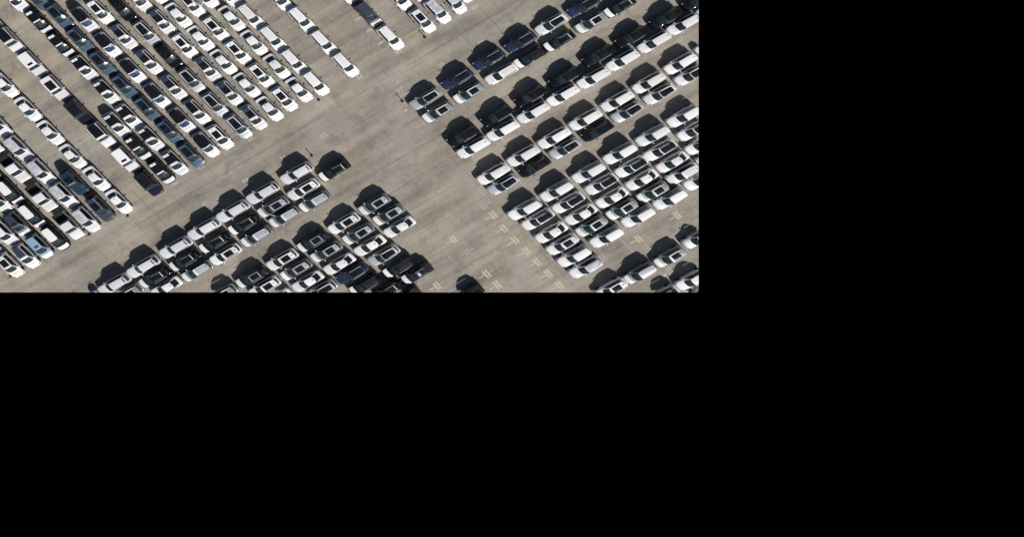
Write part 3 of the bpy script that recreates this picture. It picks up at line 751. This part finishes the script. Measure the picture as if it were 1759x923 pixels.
row('A', 'the full ribbed roof column', ln, [('w_rib',548.8,149.2), ('w_rib',511.3,111.3), ('w_rib',474.4,71.7), ('w_rib',436.9,33.4), ('w_rib',397,-5)])
row('A', 'the lone ribbed roof column', ln, [('w_rib',600,117), ('w_rib',562.5,78.5), ('w_rib',524.2,38.9), ('w_rib',484.6,2)])
row('A', 'the column with slate car', ln, [('w_plain',677.8,70.3), ('dk_wh',639.6,30), ('w_plain',598,-10)])
row('A', 'the two car sunroof column', ln, [('w_pano',732.4,40.3), ('w_plain',691.5,1.4)])
row('A', 'the silver film column', ln, [('slv_mpv',759,24.6), ('slv_mpv',719,-14)])
row('A', 'at the very top beside another silver film van', ln, [('slv_mpv',786.3,8.2)])
row('A', 'at the end of the top rank by number sixty', ln, [('w_plain',799,-12)])
# lower-left part of the upper block
row('A', 'the short column beside sedans', ln, [('gry_navy',176,365), ('teal',131,320)])
row('A', 'the film van column', ln, [('film',151.5,384), ('film',112.6,342), ('film',73.7,301), ('film',34.8,260.9), ('film',-2,219.5)])
row('A', 'the pickup column', ln, [('pickup_w',122.9,395.7), ('pickup_w',75.8,346.9), ('pickup_w',29.4,297), ('pickup_w',-17,249)])
row('A', 'the white roofed column', ln, [('w_whiterail',99.7,416.9), ('w_whiterail',59.5,378), ('w_whiterail',21.2,337.3), ('w_whiterail',-18,297)])
row('A', 'the column of mixed colours', ln, [('lblue',71.7,431), ('w_gray',32.8,392.3), ('w_plain',0,351)])
row('A', 'the slate ended column', ln, [('w_slate',47.8,447.6), ('w_plain',10.2,408), ('w_plain',-30,368)])
row('A', 'the outermost column', ln, [('w_pano',19.8,463.3), ('w_plain',-20,424)])
# right block, rows listed from the open ground
op = 'from the lower end'
row('B', 'the top navy row', op, [('slv_glass',724.2,174.5), ('navy_glass',778.8,139.7), ('navy_glass',833.4,106), ('navy_glass',888,75.3), ('wht_glass',941.3,45), ('navy_glass',996.6,13.7)])
row('B', 'the row below navies', op, [('gry_pano',745.4,197), ('gry_pano',799,164), ('w_rib',854,131.5), ('blk_rib',903,103), ('blk_wh',955,74), ('gry_pano',1009.6,42.3), ('blk_wh',1059,15)])
row('B', 'the black row', op, [('blk',788.4,238), ('blk',847,203), ('blk',905,169), ('blk',963.8,137), ('blk',1021.8,99), ('blk',1079,67), ('blk',1138,34), ('blk',1195,3)])
row('B', 'the row under the blacks', op, [('van_w',805.5,258.8), ('van_w',856.7,229), ('van_w',909.2,198.4), ('van_w',960.4,168.3), ('van_w',1013,138.3), ('van_w',1063.5,107.8), ('van_w',1117.4,76.5), ('van_w',1168,45.7), ('van_w',1220,15)])
row('B', 'the long shadowed white row', op, [('van_w',840.3,304.6), ('van_w',892,273), ('van_w',945.4,242), ('van_w',999,210.5), ('van_w',1054,178), ('van_w',1108.5,146.5), ('van_w',1163,113.3), ('van_w',1217,81)])
row('B', 'the glass roof row', op, [('slv_glass',858.7,322.3), ('blk',912,291.6), ('slv_glass',965,260.2), ('blk',1020.5,229.8), ('slv_glass',1072.4,197), ('wht_glass',1128.3,165.6), ('wht_glass',1181.6,132.8)])
row('B', 'the upper large van row', op, [('mpv_w',895.6,364.6), ('mpv_w',950.9,332.5), ('mpv_w',1006,300.5), ('mpv_w',1060,267.7), ('mpv_w',1116,236.6), ('mpv_w',1170,203.8)])
row('B', 'the silver rail row', op, [('blk_rail',918,382.8), ('blk_rail',970.6,353.7), ('blk_rail',1027.5,321.6), ('blk_rail',1079.2,291.6), ('blk_rail',1129,263), ('blk_rail',1186.3,228.4)])
row('B', 'the hatchback row', op, [('w_coupe',941.3,405.3), ('w_coupe',992.5,374), ('w_coupe',1045.7,344.8), ('w_coupe',1097.6,314), ('w_coupe',1150.2,283.4), ('w_coupe',1200,252.5)])
row('B', 'the sage row', op, [('w_pano',960.4,425.8), ('gry_pano',1010.2,394.4), ('gry_pano',1062.8,365.3), ('gry_pano',1116,335.3), ('w_rib',1167.2,303.9), ('w_rib',1219,273)])
row('B', 'the lower large van row', op, [('mpv_w',980.9,445.6), ('mpv_w',1036.9,412), ('mpv_w',1091,377), ('mpv_w',1146,346.5), ('mpv_w',1199,313.4)])
row('B', 'alone under the lower large van row', op, [('mpv_film',1001,465)])
row('B', 'the spaced out grey row', op, [('w_pano',1044,503), ('gry_rib',1092.8,476.3), ('gry_pano',1145.4,447.6), ('slv_glass',1195,415)])
row('B', 'the corner row', op, [('blk_rail',1133,515), ('w_plain',1183.6,487)])
row('B', 'parked apart among the bay crosses', op, [('blk',797,514)])
row('B', 'beside the corner row at the lower edge', op, [('gry_pano',1207,506)])
up = 'from the upper end'
# lower-left block, rows listed from the open ground
row('B', 'parked apart beside the van row', up, [('blk_wh',566.5,298.4)])
row('B', 'the long van row', up, [('van_slot',502.4,302.5), ('van_slot',443.7,336.6), ('van_slot',392.5,368), ('van_slot',342.7,398.5), ('van_slot',293.5,430.6), ('van_slot',237.5,464), ('van_slot',187.7,494.7), ('van_slot',137,526)])
row('B', 'the row below the vans', up, [('w_pano',513.3,331), ('slv_pano',460.7,361), ('blk_wh',410,391), ('blk_wh',359.7,422.4), ('blk_wh',307.8,453.8), ('blk_wh',256,483), ('gry_pano',210,512)])
row('B', 'the grey roof row', up, [('w_silver',532.4,351.7), ('w_silver',480.5,378), ('w_silver',432,412), ('w_pano',378.8,443.5), ('w_silver',329.7,472.2), ('w_coupe',277,500)])
row('B', 'the lowest block leading row', up, [('slv_pano',635.5,357), ('w_pano',583,389.6), ('dk_pano',529,421), ('w_pano',476.5,452.4), ('dk_pano',423.2,483), ('gry_pano',372,513)])
row('B', 'the silver sunroof row', up, [('slv_pano',660,374.5), ('slv_pano',607.5,408), ('slv_pano',552.2,438.8), ('slv_pano',500.3,470), ('w_pano',446,500)])
row('B', 'the lowest hatchback row', up, [('w_coupe',679.2,395.7), ('w_coupe',628,427.8), ('w_coupe',575.4,460), ('w_coupe',520.8,490), ('w_coupe',468,521)])
row('B', 'the dark glass row', up, [('slv_glass',652,445), ('navy_glass',597,476.5), ('slv_glass',544,506)])
row('B', 'the ribbed black row', up, [('blk_rib',676.5,465.4), ('blk_rib',618.4,496)])
row('B', 'the lowest row', up, [('ink_slot',709.2,476.3), ('blk_wh',657,506)])
row('B', 'at the lower edge behind the ink blue car', up, [('maroon',688,517)])

# ------------------------------------------------------------------ marker posts
MR = plain('red_post_paint', (0.24, 0.03, 0.025), 0.5); MD = plain('dark_red_base', (0.045, 0.014, 0.012), 0.7)
def lathe(prof, n=14):
    vs, fs = [], []
    for r_, z in prof:
        for i in range(n): a = 2*math.pi*i/n; vs.append((r_*math.cos(a), r_*math.sin(a), z))
    for q in range(len(prof)-1):
        for i in range(n): fs.append((q*n+i, q*n+(i+1) % n, (q+1)*n+(i+1) % n, (q+1)*n+i))
    return vs, fs
base_me = mesh_from('base', *lathe([(.21, .0), (.21, .07), (.17, .11), (.12, .11), (.09, .08), (.09, .02)]), MD)
pole_me = mesh_from('pole', *lathe([(.055, .02), (.055, 1.18), (.03, 1.22), (.0001, 1.22)], 10), MR)
cap_me = mesh_from('cap', *lathe([(.075, 1.02), (.09, 1.05), (.09, 1.10), (.075, 1.13)], 10), MD)
for (x, y, lab) in ((535.3, 266.8, 'red marker post alone on the lane above the pearl vans'),
                    (547.5, 171, 'red marker post at the nose of a ribbed roof car'),
                    (691, 173.2, 'red marker post standing before the silver car of the navy row'),
                    (729.5, 63, 'red marker post by the white sunroof car at the top lane'),
                    (219.5, 370.5, 'red marker post at the nose of the white sedan column'),
                    (153.5, 402.5, 'red marker post at the nose of the film vans'),
                    (19, 474.5, 'red marker post beside the outermost white sunroof car')):
    o = bpy.data.objects.new('marker_post', None); COL.objects.link(o)
    o.location = P(x, y); o['label'] = lab; o['category'] = 'post'; o['group'] = 'red marker posts along the lane'
    for nm, me in (('base', base_me), ('pole', pole_me), ('cap', cap_me)): link(nm, me, o)
print('cars', ncars, 'slabs', nslab, 'objects', len(S.objects))
